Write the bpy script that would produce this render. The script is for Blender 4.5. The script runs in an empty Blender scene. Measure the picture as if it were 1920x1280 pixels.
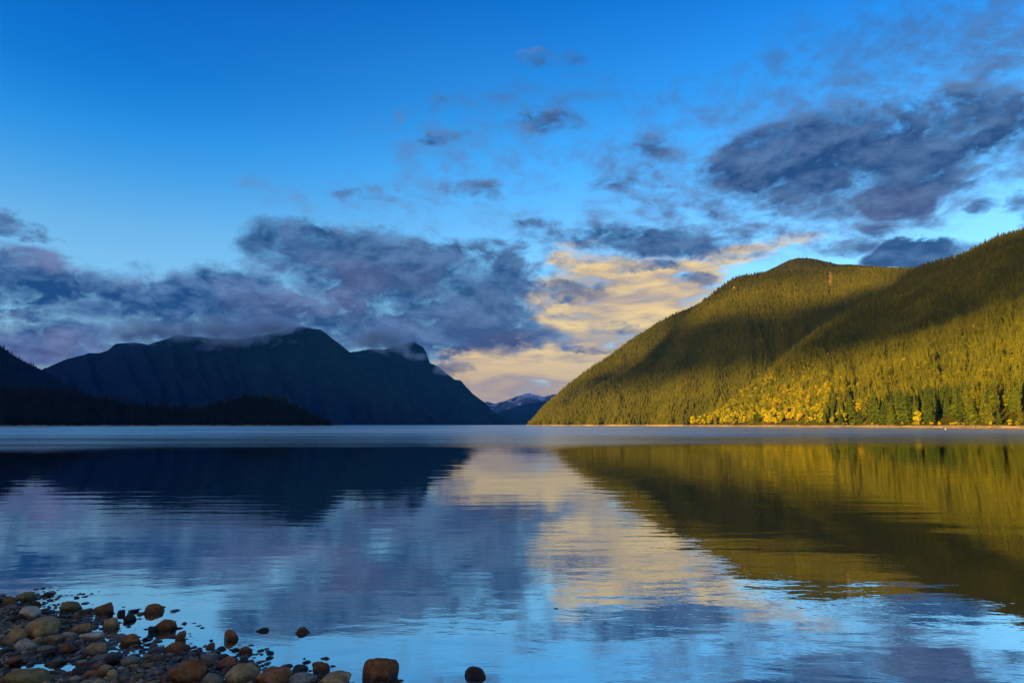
import bpy, math, random
import numpy as np

# ------------------------------------------------------------------ scene, camera, sun, sky
SC = bpy.context.scene
COL = SC.collection
CAM_H = 2.2
F = 1280.0                       # focal length in photo pixels (24 mm on a 36 mm sensor, 1920 px wide)
TILT = math.atan(155.5 / F)
cam = bpy.data.cameras.new('camera')
cam.lens = 24.0; cam.sensor_width = 36.0; cam.clip_start = 0.1; cam.clip_end = 60000
camo = bpy.data.objects.new('camera', cam); COL.objects.link(camo)
camo.location = (0, 0, CAM_H); camo.rotation_euler = (math.pi / 2 + TILT, 0, 0)
SC.camera = camo
EXPO = 1.5; KX = 2.0 ** -EXPO    # exposed for the shaded valley
SUN_EL = math.radians(9.0)
SA = np.array((-0.78, -0.62)); SA = SA / np.hypot(*SA)      # horizontal direction towards the sun
SP = np.array((SA[1], -SA[0]))                              # across the sun's direction
sun = bpy.data.lights.new('sun', 'SUN'); sun.energy = 5.0; sun.angle = math.radians(0.9)
sun.color = (1.0, 0.67, 0.14)
suno = bpy.data.objects.new('sun', sun); COL.objects.link(suno)
from mathutils import Vector
sd = Vector((SA[0] * math.cos(SUN_EL), SA[1] * math.cos(SUN_EL), math.sin(SUN_EL)))
suno.rotation_euler = sd.to_track_quat('Z', 'Y').to_euler()
vs = SC.view_settings
vs.view_transform = 'Standard'; vs.look = 'None'; vs.gamma = 1.0; vs.exposure = EXPO; vs.use_curve_mapping = False
cy = SC.cycles
cy.use_denoising = True
try: cy.denoiser = 'OPENIMAGEDENOISE'
except Exception: pass
cy.max_bounces = 6; cy.diffuse_bounces = 2; cy.glossy_bounces = 3; cy.volume_bounces = 1; cy.transparent_max_bounces = 8
cy.use_adaptive_sampling = False
cy.sample_clamp_indirect = 4.0

def pdir(px, py):
    cx = (px - 960) / F; cyy = (640 - py) / F
    return np.array((cx, math.cos(TILT) - cyy * math.sin(TILT), math.sin(TILT) + cyy * math.cos(TILT)))
def at(px, py, D):
    d = pdir(px, py); return np.array((0, 0, CAM_H)) + d * (D / d[1])
def onplane(px, py, z=0.0):
    d = pdir(px, py); t = (z - CAM_H) / d[2]; return np.array((0, 0, CAM_H)) + d * t
def lin(r, g, b):
    f = lambda c: (c / 255 / 12.92) if c / 255 <= 0.04045 else ((c / 255 + 0.055) / 1.055) ** 2.4
    return (f(r), f(g), f(b), 1.0)

class NT:
    """small helper to write node trees"""
    def __init__(s, tree): s.t = tree; s.n = tree.nodes; s.l = tree.links
    def new(s, t, **k):
        n = s.n.new(t)
        for a, v in k.items(): setattr(n, a, v)
        return n
    def put(s, inp, v):
        if hasattr(v, 'is_output'): s.l.new(v, inp)
        elif v is not None: inp.default_value = v
    def m(s, op, a, b=None, c=None, clamp=False):
        n = s.new('ShaderNodeMath', operation=op); n.use_clamp = clamp
        s.put(n.inputs[0], a); s.put(n.inputs[1], b); s.put(n.inputs[2], c); return n.outputs[0]
    def vm(s, op, a, b=None):
        n = s.new('ShaderNodeVectorMath', operation=op); s.put(n.inputs[0], a); s.put(n.inputs[1], b); return n.outputs[0]
    def noise(s, vec, scale, detail=4, rough=0.55, dist=0.0, lac=2.0):
        n = s.new('ShaderNodeTexNoise'); s.put(n.inputs['Vector'], vec); n.inputs['Scale'].default_value = scale
        n.inputs['Detail'].default_value = detail; n.inputs['Roughness'].default_value = rough; n.inputs['Distortion'].default_value = dist
        n.inputs['Lacunarity'].default_value = lac
        return n.outputs[0]
    def ramp(s, fac, stops, interp='LINEAR'):
        n = s.new('ShaderNodeValToRGB'); n.color_ramp.interpolation = interp; e = n.color_ramp.elements
        while len(e) < len(stops): e.new(0.5)
        for x, (p, c) in zip(e, stops): x.position = p; x.color = c if len(c) == 4 else (*c, 1)
        s.put(n.inputs[0], fac); return n.outputs[0]
    def mix(s, fac, a, b, op='MIX'):
        n = s.new('ShaderNodeMix', data_type='RGBA', blend_type=op); n.clamp_factor = True
        s.put(n.inputs[0], fac); s.put(n.inputs[6], a); s.put(n.inputs[7], b); return n.outputs[2]
    def sstep(s, x, lo, hi):
        n = s.new('ShaderNodeMapRange', interpolation_type='SMOOTHSTEP'); s.put(n.inputs[0], x)
        n.inputs[1].default_value = lo; n.inputs[2].default_value = hi; return n.outputs[0]
    def lstep(s, x, lo, hi, a=0.0, b=1.0):
        n = s.new('ShaderNodeMapRange'); s.put(n.inputs[0], x)
        n.inputs[1].default_value = lo; n.inputs[2].default_value = hi; n.inputs[3].default_value = a; n.inputs[4].default_value = b; return n.outputs[0]
    def xyz(s, v):
        n = s.new('ShaderNodeSeparateXYZ'); s.put(n.inputs[0], v); return n.outputs
    def cxyz(s, x, y, z):
        n = s.new('ShaderNodeCombineXYZ'); s.put(n.inputs[0], x); s.put(n.inputs[1], y); s.put(n.inputs[2], z); return n.outputs[0]

def build_world():
    w = bpy.data.worlds.new('World'); SC.world = w; w.use_nodes = True
    T = NT(w.node_tree); bg = T.n['Background']
    sky = T.new('ShaderNodeTexSky', sky_type='NISHITA'); sky.sun_disc = False
    sky.sun_elevation = SUN_EL; sky.sun_rotation = math.atan2(SA[0], SA[1])
    d = T.vm('NORMALIZE', T.new('ShaderNodeTexCoord').outputs['Generated'])
    x, y, z = T.xyz(d)
    az0 = T.m('ARCTAN2', x, y); el = T.m('ARCSINE', z)
    wa = T.new('ShaderNodeTexNoise'); T.put(wa.inputs['Vector'], T.cxyz(x, y, T.m('MULTIPLY', z, 1.6))); wa.inputs['Scale'].default_value = 4.5; wa.inputs['Detail'].default_value = 7; wa.inputs['Roughness'].default_value = .62
    wr, wg, wb = T.xyz(wa.outputs['Color'])
    az = T.m('ADD', az0, T.m('MULTIPLY', T.m('SUBTRACT', wr, .5), .20)); elw = T.m('ADD', el, T.m('MULTIPLY', T.m('SUBTRACT', wg, .5), .11)); azel = T.cxyz(az, elw, 0.0)
    # the evening blue: deep above, pale towards the horizon
    e01 = T.lstep(el, 0.0, 0.9)
    q_ = .8   # ramp colours kept below 1 and scaled back below
    tint = T.ramp(e01, [(p, tuple(c * q_ for c in k)) for p, k in ((0.0, (.46, .50, 1.05)), (.13, (.44, .74, 1.06)), (.28, (.37, .74, 1.06)), (.41, (.17, .69, 1.18)), (.5, (.085, .56, 1.10)), (.65, (.018, .40, 1.02)), (1.0, (.01, .26, .8)))])
    tint = T.mix(T.m('MULTIPLY', T.sstep(az0, 0.0, -.62), T.sstep(el, .2, .45)), tint, T.mix(1.0, tint, (.20, .74, .95, 1), 'MULTIPLY'))
    base = T.mix(1.0, sky.outputs[0], tint, 'MULTIPLY')
    n = T.new('ShaderNodeVectorMath', operation='SCALE'); T.put(n.inputs[0], base); n.inputs[3].default_value = 3.2 / q_ * KX
    base = n.outputs[0]
    def ae(px, py):
        v = pdir(px, py); v = v / np.linalg.norm(v); return math.atan2(v[0], v[1]), math.asin(v[2])
    def cover(blobs):
        tot = None
        for px, py, rx, ry, wt in blobs:
            a0, e0 = ae(px, py)
            sa = abs(ae(px + rx, py)[0] - ae(px - rx, py)[0]) / 2; se = abs(ae(px, py + ry)[1] - ae(px, py - ry)[1]) / 2
            va = T.new('ShaderNodeVectorMath', operation='MULTIPLY_ADD'); T.put(va.inputs[0], azel); va.inputs[1].default_value = (1 / sa, 1 / se, 0); va.inputs[2].default_value = (-a0 / sa, -e0 / se, 0)
            dt = T.new('ShaderNodeVectorMath', operation='DOT_PRODUCT'); T.put(dt.inputs[0], va.outputs[0]); T.put(dt.inputs[1], va.outputs[0])
            q = dt.outputs['Value']
            g = T.m('MULTIPLY_ADD', T.m('MULTIPLY', q, q), -.5 * wt, wt)
            tot = T.m('MAXIMUM', g, 0.0 if tot is None else tot)
        return tot
    # noise fields in direction space (clouds are wider than tall)
    warp = T.new('ShaderNodeTexNoise'); T.put(warp.inputs['Vector'], T.cxyz(x, y, T.m('MULTIPLY', z, 2.0))); warp.inputs['Scale'].default_value = 5; warp.inputs['Detail'].default_value = 5
    wv = T.new('ShaderNodeVectorMath', operation='SCALE'); T.put(wv.inputs[0], T.vm('SUBTRACT', warp.outputs['Color'], (.5, .5, .5))); wv.inputs[3].default_value = .10
    dv = T.vm('ADD', T.cxyz(x, y, T.m('MULTIPLY', z, 1.8)), wv.outputs[0])
    dup = T.vm('ADD', dv, (0, 0, 0.030))
    n1 = T.noise(dv, 7.5, 9, .56); n1u = T.noise(dup, 7.5, 5, .5)
    n2 = T.noise(dv, 26, 7, .62)
    bil = T.m('ABSOLUTE', T.m('MULTIPLY', T.m('SUBTRACT', T.noise(dv, 15, 6, .55), .5), 4.0))
    n3 = T.noise(dv, 13, 7, .6); n3u = T.noise(T.vm('ADD', dv, (0, 0, 0.022)), 13, 5, .55)
    streak = T.noise(T.vm('ADD', T.cxyz(x, y, T.m('MULTIPLY', z, 5.0)), wv.outputs[0]), 6, 8, .6, .3)
    # ---- warm high cloud low in the valley gap
    warm = cover([(1180, 565, 190, 95, 1.0), (1060, 690, 190, 75, 1.0), (1260, 530, 130, 60, .95), (950, 720, 150, 70, 1.0), (1130, 500, 100, 40, .7), (1150, 640, 150, 60, 1.0), (1370, 460, 110, 25, .5), (1460, 450, 70, 18, .5)])
    wd = T.sstep(T.m('ADD', warm, T.m('MULTIPLY', T.m('SUBTRACT', streak, .5), 2.2)), .34, .86)
    wd = T.m('MULTIPLY', wd, T.sstep(warm, .05, .35))
    wcol = T.mix(T.sstep(streak, .36, .58), lin(168, 148, 144), lin(252, 216, 140))
    wcol = T.mix(T.lstep(el, .02, .12, .75, 0.0), wcol, lin(178, 158, 150))
    def bgs(c): # colours are written as they should appear; the background strength is 0.1
        q = T.new('ShaderNodeVectorMath', operation='SCALE'); T.put(q.inputs[0], c); q.inputs[3].default_value = 10.0 * KX; return q.outputs[0]
    col = T.mix(T.m('MULTIPLY', wd, .95), base, bgs(wcol))
    # ---- thin veil over the right half
    veil = cover([(1750, 180, 460, 250, .72), (1480, 300, 480, 190, .66), (1000, 290, 380, 150, .40), (820, 390, 320, 70, .42), (1350, 440, 480, 60, .50), (640, 370, 200, 50, .30)])
    vn = T.m('ADD', T.m('MULTIPLY', T.m('SUBTRACT', n1, .5), 1.3), T.m('MULTIPLY', T.m('SUBTRACT', n2, .5), 1.5))
    vd = T.sstep(T.m('ADD', veil, vn), .18, 1.0)
    vd = T.m('MULTIPLY', vd, T.sstep(veil, .05, .3))
    col = T.mix(T.m('MULTIPLY', vd, .80), col, bgs(T.mix(T.lstep(el, .2, .5), lin(122, 152, 196), lin(66, 112, 172))))
    # ---- grey-blue cumulus and stratus
    left = [(530, 450, 105, 46, .95), (640, 475, 190, 58, 1.0), (900, 540, 160, 60, .9), (730, 520, 240, 62, 1.0), (840, 590, 210, 75, 1.0), (700, 620, 330, 70, 1.05), (900, 650, 130, 45, .95),
            (420, 560, 190, 78, 1.0), (250, 570, 170, 75, .95), (70, 560, 140, 80, .95), (15, 432, 50, 30, .85), (215, 488, 55, 24, .6), (940, 515, 130, 40, .75), (1060, 542, 120, 24, .82), (1110, 602, 130, 16, .66), (990, 640, 120, 40, .9), (1180, 500, 110, 12, .6), (-250, 560, 260, 130, 1.0),
            (70, 490, 55, 32, .75), (480, 500, 70, 40, .8), (100, 650, 260, 60, 1.0), (420, 640, 220, 50, 1.0), (230, 610, 130, 40, .9), (640, 650, 170, 50, 1.05), (790, 650, 120, 60, 1.0)]
    right = [(1480, 300, 180, 76, .98), (1690, 290, 150, 60, 1.0), (1510, 318, 170, 55, .72), (1690, 275, 210, 60, .82), (1850, 255, 130, 90, .75), (1640, 295, 390, 125, .84), (1360, 330, 270, 115, .58), (1640, 350, 220, 45, .70), (1905, 390, 35, 45, .8), (1835, 384, 46, 22, .85),
             (1210, 452, 180, 32, .85), (1360, 440, 150, 38, .68), (1090, 440, 110, 24, .6), (1450, 425, 420, 50, .5), (1730, 478, 135, 28, 1.0), (1310, 516, 46, 20, .8), (1215, 262, 70, 26, .66), (860, 238, 46, 20, .6), (1800, 130, 320, 120, .50),
             (1160, 332, 90, 24, .55), (895, 362, 80, 30, .58), (1000, 115, 80, 22, .48), (1020, 232, 70, 22, .5), (1100, 656, 60, 10, .75), (1230, 610, 100, 14, .55), (1010, 480, 120, 32, .66), (1560, 470, 90, 18, .5), (2250, 300, 330, 160, .9), (680, 360, 100, 26, .45), (800, 190, 70, 18, .42)]
    cl = cover(left); cr = cover(right)
    cov = T.m('MAXIMUM', cl, cr)
    # the sky goes on outside the frame with broken cloud of the same kind
    out = T.m('MAXIMUM', T.sstep(T.m('ABSOLUTE', az0), .75, 1.1), T.sstep(el, .62, .85))
    cov = T.m('MAXIMUM', cov, T.m('MULTIPLY', out, .66))
    nn = T.m('ADD', T.m('MULTIPLY', T.m('SUBTRACT', n1, .5), 1.7), T.m('MULTIPLY', T.m('SUBTRACT', n2, .5), .95))
    dens = T.m('ADD', T.m('ADD', cov, nn), T.m('MULTIPLY', T.m('SUBTRACT', bil, .50), .42))
    cd = T.sstep(dens, .20, .88)
    cd = T.m('MULTIPLY', cd, T.sstep(cov, .03, .28))
    shade = T.m('ADD', T.m('MULTIPLY', T.m('SUBTRACT', n1, n1u), 3.6), T.m('ADD', T.m('MULTIPLY', T.m('SUBTRACT', n3, n3u), 3.2), .33))
    shade = T.m('ADD', shade, T.m('MULTIPLY', T.m('SUBTRACT', n2, .5), .9), clamp=True)
    dark_r, light_r = lin(48, 86, 146), lin(112, 146, 192)
    dark_l, light_l = lin(14, 62, 120), lin(112, 150, 200)
    rl = T.sstep(az, -.55, -.18)
    dark = T.mix(rl, dark_l, lin(36, 70, 122)); light = T.mix(rl, light_l, lin(98, 132, 178))
    thin = T.sstep(dens, .9, .45)
    ccol = T.mix(T.m('ADD', T.m('MULTIPLY', shade, .75), T.m('MULTIPLY', thin, .30), clamp=True), dark, light)
    # soft mauve where the evening light leaks between the banks
    mauve = cover([(640, 560, 210, 70, .75), (440, 500, 60, 40, .7), (90, 480, 50, 26, 1.0), (40, 655, 220, 50, 1.6), (900, 600, 200, 60, .3), (1600, 400, 260, 40, .45), (210, 522, 30, 9, .9)])
    mm = T.m('MULTIPLY', T.m('MULTIPLY', mauve, T.sstep(n1, .40, .64)), .30)
    ccol = T.mix(mm, ccol, lin(142, 128, 160))
    # golden tint added to unseen clouds on the sun's side, warming the shore
    ds = T.new('ShaderNodeVectorMath', operation='DOT_PRODUCT'); T.put(ds.inputs[0], d); ds.inputs[1].default_value = tuple(sd)
    ccol = T.mix(T.m('MULTIPLY', T.sstep(ds.outputs['Value'], .0, .9), .8), ccol, lin(236, 186, 124))
    col = T.mix(T.m('MULTIPLY', cd, .96), col, bgs(ccol))
    T.put(bg.inputs[0], col); bg.inputs[1].default_value = 0.1
build_world()
SC.world.cycles.sampling_method = 'MANUAL'; SC.world.cycles.sample_map_resolution = 256

# ------------------------------------------------------------------ helpers
rng = np.random.default_rng(11)
random.seed(5)
def _hash(ix, iy, iz, seed):
    h = (ix * 374761393 + iy * 668265263 + iz * 2147483647 + seed * 974711) & 0xffffffff
    h = ((h ^ (h >> 13)) * 1274126177) & 0xffffffff
    return ((h ^ (h >> 16)) & 0xffff) / 65535.0
def vnoise(p, seed=0):
    p = np.asarray(p, float); i = np.floor(p).astype(np.int64); f = p - i; f = f * f * (3 - 2 * f); r = 0
    for dx in (0, 1):
        for dy in (0, 1):
            for dz in (0, 1):
                w = (f[..., 0] if dx else 1 - f[..., 0]) * (f[..., 1] if dy else 1 - f[..., 1]) * (f[..., 2] if dz else 1 - f[..., 2])
                r = r + w * _hash(i[..., 0] + dx, i[..., 1] + dy, i[..., 2] + dz, seed)
    return r * 2 - 1
def fbm(p, oct=4, seed=0, gain=.5):
    r = 0; a = 1.0; p = np.asarray(p, float)
    for o in range(oct): r = r + a * vnoise(p, seed + o); p = p * 2.03 + 7.1; a *= gain
    return r
def mesh(name, v, f, mats=(), smooth=False, midx=None):
    me = bpy.data.meshes.new(name)
    v = np.asarray(v, np.float32).reshape(-1, 3)
    if isinstance(f, np.ndarray):
        k = f.shape[1]; me.vertices.add(len(v)); me.vertices.foreach_set('co', v.ravel())
        me.loops.add(f.size); me.loops.foreach_set('vertex_index', f.astype(np.int32).ravel())
        me.polygons.add(len(f)); me.polygons.foreach_set('loop_start', np.arange(0, f.size, k, dtype=np.int32))
        me.update(calc_edges=True); me.validate()
    else:
        me.from_pydata(v.tolist(), [], f)
    for m in mats: me.materials.append(m)
    if midx is not None: me.polygons.foreach_set('material_index', np.asarray(midx, np.int32))
    if smooth: me.polygons.foreach_set('use_smooth', np.ones(len(me.polygons), bool))
    return me
def obj(name, me, parent=None, kind=None, label=None, cat=None, group=None, loc=None):
    o = bpy.data.objects.new(name, me); COL.objects.link(o)
    if parent: o.parent = parent
    if kind: o['kind'] = kind
    if label: o['label'] = label
    if cat: o['category'] = cat
    if group: o['group'] = group
    if loc is not None: o.location = loc
    return o
def mat(name):
    m = bpy.data.materials.new(name); m.use_nodes = True
    T = NT(m.node_tree); return m, T, T.n['Principled BSDF']
def ico(sub):
    import bmesh
    bm = bmesh.new(); bmesh.ops.create_icosphere(bm, subdivisions=sub, radius=1.0)
    v = np.array([x.co[:] for x in bm.verts]); f = np.array([[q.index for q in p.verts] for p in bm.faces]); bm.free(); return v, f

# ------------------------------------------------------------------ materials
def leaf_mat(name, c1, c2, c3, pos_var=True):
    m, T, b = mat(name)
    oi = T.new('ShaderNodeObjectInfo'); g = T.new('ShaderNodeNewGeometry')
    patch = T.noise(oi.outputs['Location'], .012, 3, .6)
    r = T.m('ADD', T.m('MULTIPLY', oi.outputs['Random'], .62), T.m('MULTIPLY', T.m('SUBTRACT', patch, .35), 1.0), clamp=True)
    c = T.ramp(r, [(0, c1), (.55, c2), (1, c3)])
    hs = T.new('ShaderNodeHueSaturation'); T.put(hs.inputs['Color'], c)
    T.put(hs.inputs['Value'], T.lstep(T.new('ShaderNodeNewGeometry').outputs['Random Per Island'], 0, 1, .7, 1.3))
    T.put(b.inputs['Base Color'], hs.outputs[0]); b.inputs['Roughness'].default_value = .7
    b.inputs['Specular IOR Level'].default_value = .04
    return m
M_CON = leaf_mat('conifer_needles', (.075, .080, .004), (.145, .135, .004), (.225, .180, .005))
M_SPRUCE = leaf_mat('spruce_needles', (.026, .042, .006), (.062, .076, .007), (.120, .112, .009))
M_GOLD = leaf_mat('autumn_leaves', (.16, .17, .005), (.32, .26, .005), (.46, .28, .006))
m, T, b = mat('bark'); T.put(b.inputs['Base Color'], T.ramp(T.noise(T.new('ShaderNodeTexCoord').outputs['Object'], 9, 4), [(.3, (.05, .035, .022)), (.7, (.13, .10, .07))])); b.inputs['Roughness'].default_value = .9; M_BARK = m

def ground_mat(name, cols, sand=False, scale=.05, snow=False, bump=1.5, scar=False):
    m, T, b = mat(name); P = T.new('ShaderNodeNewGeometry').outputs['Position']
    c = T.ramp(T.noise(P, scale, 8, .65), [(.3, cols[0]), (.5, cols[1]), (.72, cols[2])])
    if scar:
        a = T.new('ShaderNodeAttribute', attribute_name='scar')
        c = T.mix(T.sstep(T.m('ADD', a.outputs['Fac'], T.m('MULTIPLY', T.m('SUBTRACT', T.noise(P, .09, 6), .5), .9)), .35, .6), c, T.ramp(T.noise(P, .2, 5), [(.3, (.16, .085, .02)), (.7, (.34, .21, .06))]))
    if sand:
        z = T.xyz(P)[2]
        s = T.ramp(T.noise(P, .35, 6, .6), [(.3, (.24, .13, .055)), (.5, (.46, .30, .14)), (.7, (.60, .44, .26))])
        s = T.mix(T.sstep(z, .28, .05), s, (.10, .075, .05, 1))
        c = T.mix(T.sstep(T.m('ADD', z, T.m('MULTIPLY', T.m('SUBTRACT', T.noise(P, .05, 4), .5), 1.6)), 1.9, 1.5), c, s)
    if snow:
        z = T.xyz(P)[2]
        s = T.m('ADD', T.noise(T.vm('MULTIPLY', P, (1.0, 1.0, .35)), .0085, 8, .62), T.lstep(z, 120, 420, -.14, .10))
        c = T.mix(T.sstep(s, .53, .60), c, (.62, .62, .66, 1))
    T.put(b.inputs['Base Color'], c); b.inputs['Roughness'].default_value = .95; b.inputs['Specular IOR Level'].default_value = .02
    bp = T.new('ShaderNodeBump'); bp.inputs['Strength'].default_value = .8; bp.inputs['Distance'].default_value = bump
    T.put(bp.inputs['Height'], T.noise(P, scale * 4, 6, .6)); T.put(b.inputs['Normal'], bp.outputs[0])
    return m
G_HAZED = ((.008, .021, .024), (.013, .031, .034), (.022, .042, .044))  # bluish tones put part of the distance haze into the base colour
M_HILL = ground_mat('forest_floor', ((.035, .034, .004), (.070, .062, .005), (.110, .088, .008)), sand=True, scar=True)
M_SPIT = ground_mat('spit_ground', ((.010, .016, .008), (.018, .026, .010), (.03, .036, .014)), sand=True)
M_FAR = ground_mat('hazed_far_forest', G_HAZED, scale=.02, bump=10)
M_SNOW = ground_mat('snowy_rock', ((.06, .06, .07), (.10, .10, .11), (.16, .16, .17)), scale=.01, snow=True, bump=20)

# ------------------------------------------------------------------ terrain
def interp_path(pts, u):
    pts = np.array(pts, float); x = pts[:, 0]
    o = [np.interp(u, x, pts[:, k]) for k in range(1, pts.shape[1])]
    return o
def smooth1(a, k):
    if k < 2: return a
    p = np.pad(a, k, mode='edge'); ker = np.ones(2 * k + 1) / (2 * k + 1); return np.convolve(p, ker, 'valid')
def loft(name, ridge, base, step, rows, power=1.1, amp=6.0, nscale=.012, back=350., sm=2, seed=0, material=None, ridge_noise=1.0, bank=True, gully=0.0):
    """a hillside: for every column a foot on the lake shore, a crest, a slope between them and a far side behind"""
    u = np.arange(ridge[0][0], ridge[-1][0] + .1, step)
    ry, rD = interp_path(ridge, u); (bD,) = interp_path(base, u)
    ry = smooth1(ry, sm); rD = smooth1(rD, sm * 3); bD = smooth1(bD, sm * 2); bD = bD * (1 + .022 * fbm(np.stack([u * .035, u * 0, u * 0], -1), 3, seed + 77))
    R = np.array([at(a, b_, c) for a, b_, c in zip(u, ry, rD)])
    B = np.array([at(a, 795.5, c) for a, c in zip(u, bD)]); B[:, 2] = -.6
    t = np.linspace(0, 1, rows) ** 1.5
    P = B[:, None, :] + (R - B)[:, None, :] * t[None, :, None]
    zr = np.maximum(R[:, 2], 1.0)[:, None]
    P[:, :, 2] = -.6 + (zr + .6) * t[None, :] ** power
    if bank:   # a gently rising beach before the slope begins
        dist = np.linalg.norm(P[:, :, :2] - B[:, None, :2], axis=2); L = np.linalg.norm(R[:, :2] - B[:, :2], axis=1)[:, None]
        tt = np.clip((dist - 30) / np.maximum(L - 30, 30), 0, 1)
        P[:, :, 2] = -.6 + np.minimum(dist, 30) * .085 + (zr - 1.9) * tt ** power
    w = np.sin(np.pi * np.clip(t, 0, 1)) ** .7
    nz = fbm(P * nscale, 4, seed)
    P[:, :, 2] += nz * amp * w[None, :] * np.clip((P[:, :, 2] - 3) / 20, 0, 1)
    P[:, -1, 2] += fbm(R * nscale * 4, 4, seed + 9) * ridge_noise
    if gully:
        gq = np.abs(fbm(np.stack([u[:, None] * .02 + t[None, :] * 1.2, t[None, :] * .8 + 0 * u[:, None], 0 * u[:, None] + 0 * t[None, :]], -1), 3, seed + 4))
        P[:, :, 2] -= (1 - np.clip(gq * 2.5, 0, 1)) * gully * w[None, :] * np.clip((P[:, :, 2] - 8) / 40, 0, 1)
    # far side
    dirv = R[:, :2] / np.linalg.norm(R[:, :2], axis=1)[:, None]
    nb = 5; bk = []
    for k in range(1, nb + 1):
        q = R.copy(); q[:, :2] += dirv * back * k / nb; q[:, 2] = zr[:, 0] * (1 - (k / nb) ** 1.3) - 8 * (k / nb); bk.append(q)
    A = np.concatenate([P, np.stack(bk, 1)], 1)
    nu, nr = A.shape[:2]
    I = np.arange(nu * nr).reshape(nu, nr)
    f = np.stack([I[:-1, :-1], I[1:, :-1], I[1:, 1:], I[:-1, 1:]], -1).reshape(-1, 4)
    me = mesh(name, A.reshape(-1, 3), f, [material], True)
    o = obj(name, me, kind='structure')
    return o, P, u
def lower(r, k): return [(a, b_ + k * F / c, c) for a, b_, c in r]   # crest of the ground under a tree canopy k metres high

SHORE = [(985, 1180), (1100, 1010), (1200, 860), (1400, 630), (1550, 505), (1750, 375), (1920, 300), (2100, 240), (2400, 170), (3200, 110)]
RA = [(1300, 793, 760), (1350, 765, 780), (1430, 700, 800), (1520, 622, 850), (1624, 560, 920), (1660, 540, 950), (1700, 508, 1000), (1725, 495, 1010), (1755, 486, 1010), (1791, 477, 1000), (1834, 459, 980), (1876, 439, 950), (1920, 426, 920), (2100, 372, 820), (2400, 330, 650), (3200, 300, 420)]
RB = [(985, 795, 1200), (1010, 788, 1220), (1060, 760, 1260), (1140, 710, 1320), (1197, 677, 1360), (1227, 648, 1390), (1257, 622, 1410), (1286, 590, 1430), (1316, 563, 1450), (1346, 541, 1470), (1373, 520, 1490), (1390, 514, 1500), (1450, 507, 1500), (1520, 505, 1500), (1571, 501, 1500), (1640, 501, 1480), (1709, 501, 1440), (1800, 505, 1350), (1900, 520, 1250)]
RC = [(1370, 540, 2050), (1420, 513, 2050), (1447, 502, 2050), (1476, 487, 2050), (1494, 482, 2050), (1519, 482, 2050), (1552, 489, 2050), (1571, 494, 2040), (1597, 494, 2020), (1630, 497, 2000), (1670, 500, 2000), (1760, 505, 1950)]
RD = [(985, 796, 1450), (996, 788, 1470), (1010, 767, 1500), (1043, 738, 1540), (1073, 711, 1580), (1102, 690, 1610), (1144, 664, 1650), (1168, 644, 1680), (1197, 625, 1700), (1233, 603, 1730), (1263, 586, 1750), (1286, 578, 1770), (1316, 564, 1790), (1370, 545, 1800), (1420, 540, 1800)]
hA, PA, UA = loft('right_hillside', lower(RA, 5), SHORE, 5, 110, 1.12, 9, .010, seed=1, material=M_HILL, gully=4)
hB, PB, UB = loft('right_mountain', lower(RB, 4), [(985, 1190), (1200, 1000), (1400, 850), (1900, 700)], 5, 90, 1.10, 13, .007, seed=2, material=M_HILL, gully=7, bank=False)
hC, PC, UC = loft('right_back_summit', lower(RC, 3), [(1370, 1700), (1760, 1600)], 5, 20, 1.0, 5, .01, seed=3, material=M_HILL, bank=False)
hD, PD, UD = loft('right_back_spur', lower(RD, 4), [(985, 1300), (1420, 1400)], 5, 70, 1.06, 8, .009, seed=4, material=M_HILL, gully=4, bank=False)
# shore apron between the hillside's left end and the far tip
RE = [(-260, 700, 900), (0, 717, 950), (77, 723, 960), (140, 728, 970), (213, 741, 980), (287, 752, 990), (353, 755, 1000), (410, 747, 1040), (447, 733, 1060), (480, 729, 1070), (520, 738, 1070), (567, 757, 1060), (600, 777, 1050), (623, 788, 1040), (640, 794.5, 1040)]
sE, PE, UE = loft('left_spit', lower(RE, 10), [(-260, 640), (0, 760), (200, 880), (640, 1010)], 4, 40, 1.0, 2, .02, seed=5, material=M_SPIT, back=200)
RF = [(-1400, 380, 1700), (-700, 420, 1900), (-300, 540, 2000), (-100, 605, 2050), (0, 645, 2080), (33, 668, 2090), (63, 683, 2100), (83, 693, 2100), (110, 708, 2110), (143, 728, 2120), (200, 752, 2130), (320, 795, 2150)]
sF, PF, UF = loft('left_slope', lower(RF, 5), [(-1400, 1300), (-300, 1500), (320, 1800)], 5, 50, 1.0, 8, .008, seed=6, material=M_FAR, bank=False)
RG = [(40, 715, 3700), (83, 691, 3700), (123, 675, 3700), (167, 661, 3700), (187, 662, 3720), (203, 657, 3740), (217, 645, 3760), (253, 641, 3780), (277, 645, 3800), (307, 636, 3800), (330, 628, 3800), (370, 630, 3800), (410, 636, 3800), (450, 636, 3800), (500, 627, 3800), (533, 622, 3800), (547, 613, 3800), (563, 612, 3800), (580, 615, 3800), (600, 618, 3800), (617, 629, 3780), (640, 648, 3740), (662, 666, 3700), (700, 698, 3650), (760, 742, 3550), (820, 785, 3450), (840, 796, 3400)]
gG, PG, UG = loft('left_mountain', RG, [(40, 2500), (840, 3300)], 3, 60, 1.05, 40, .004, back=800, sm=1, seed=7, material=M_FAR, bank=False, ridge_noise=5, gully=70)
RH = [(560, 690, 4700), (620, 670, 4700), (662, 660, 4700), (690, 655, 4700), (720, 655, 4700), (746, 648, 4700), (764, 641, 4700), (777, 642, 4700), (793, 651, 4690), (800, 664, 4680), (806, 680, 4670), (821, 686, 4650), (834, 697, 4640), (853, 711, 4620), (864, 712, 4600), (873, 724, 4590), (886, 737, 4580), (910, 755, 4550), (920, 766, 4530), (936, 779, 4500), (972, 796, 4450)]
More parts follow.
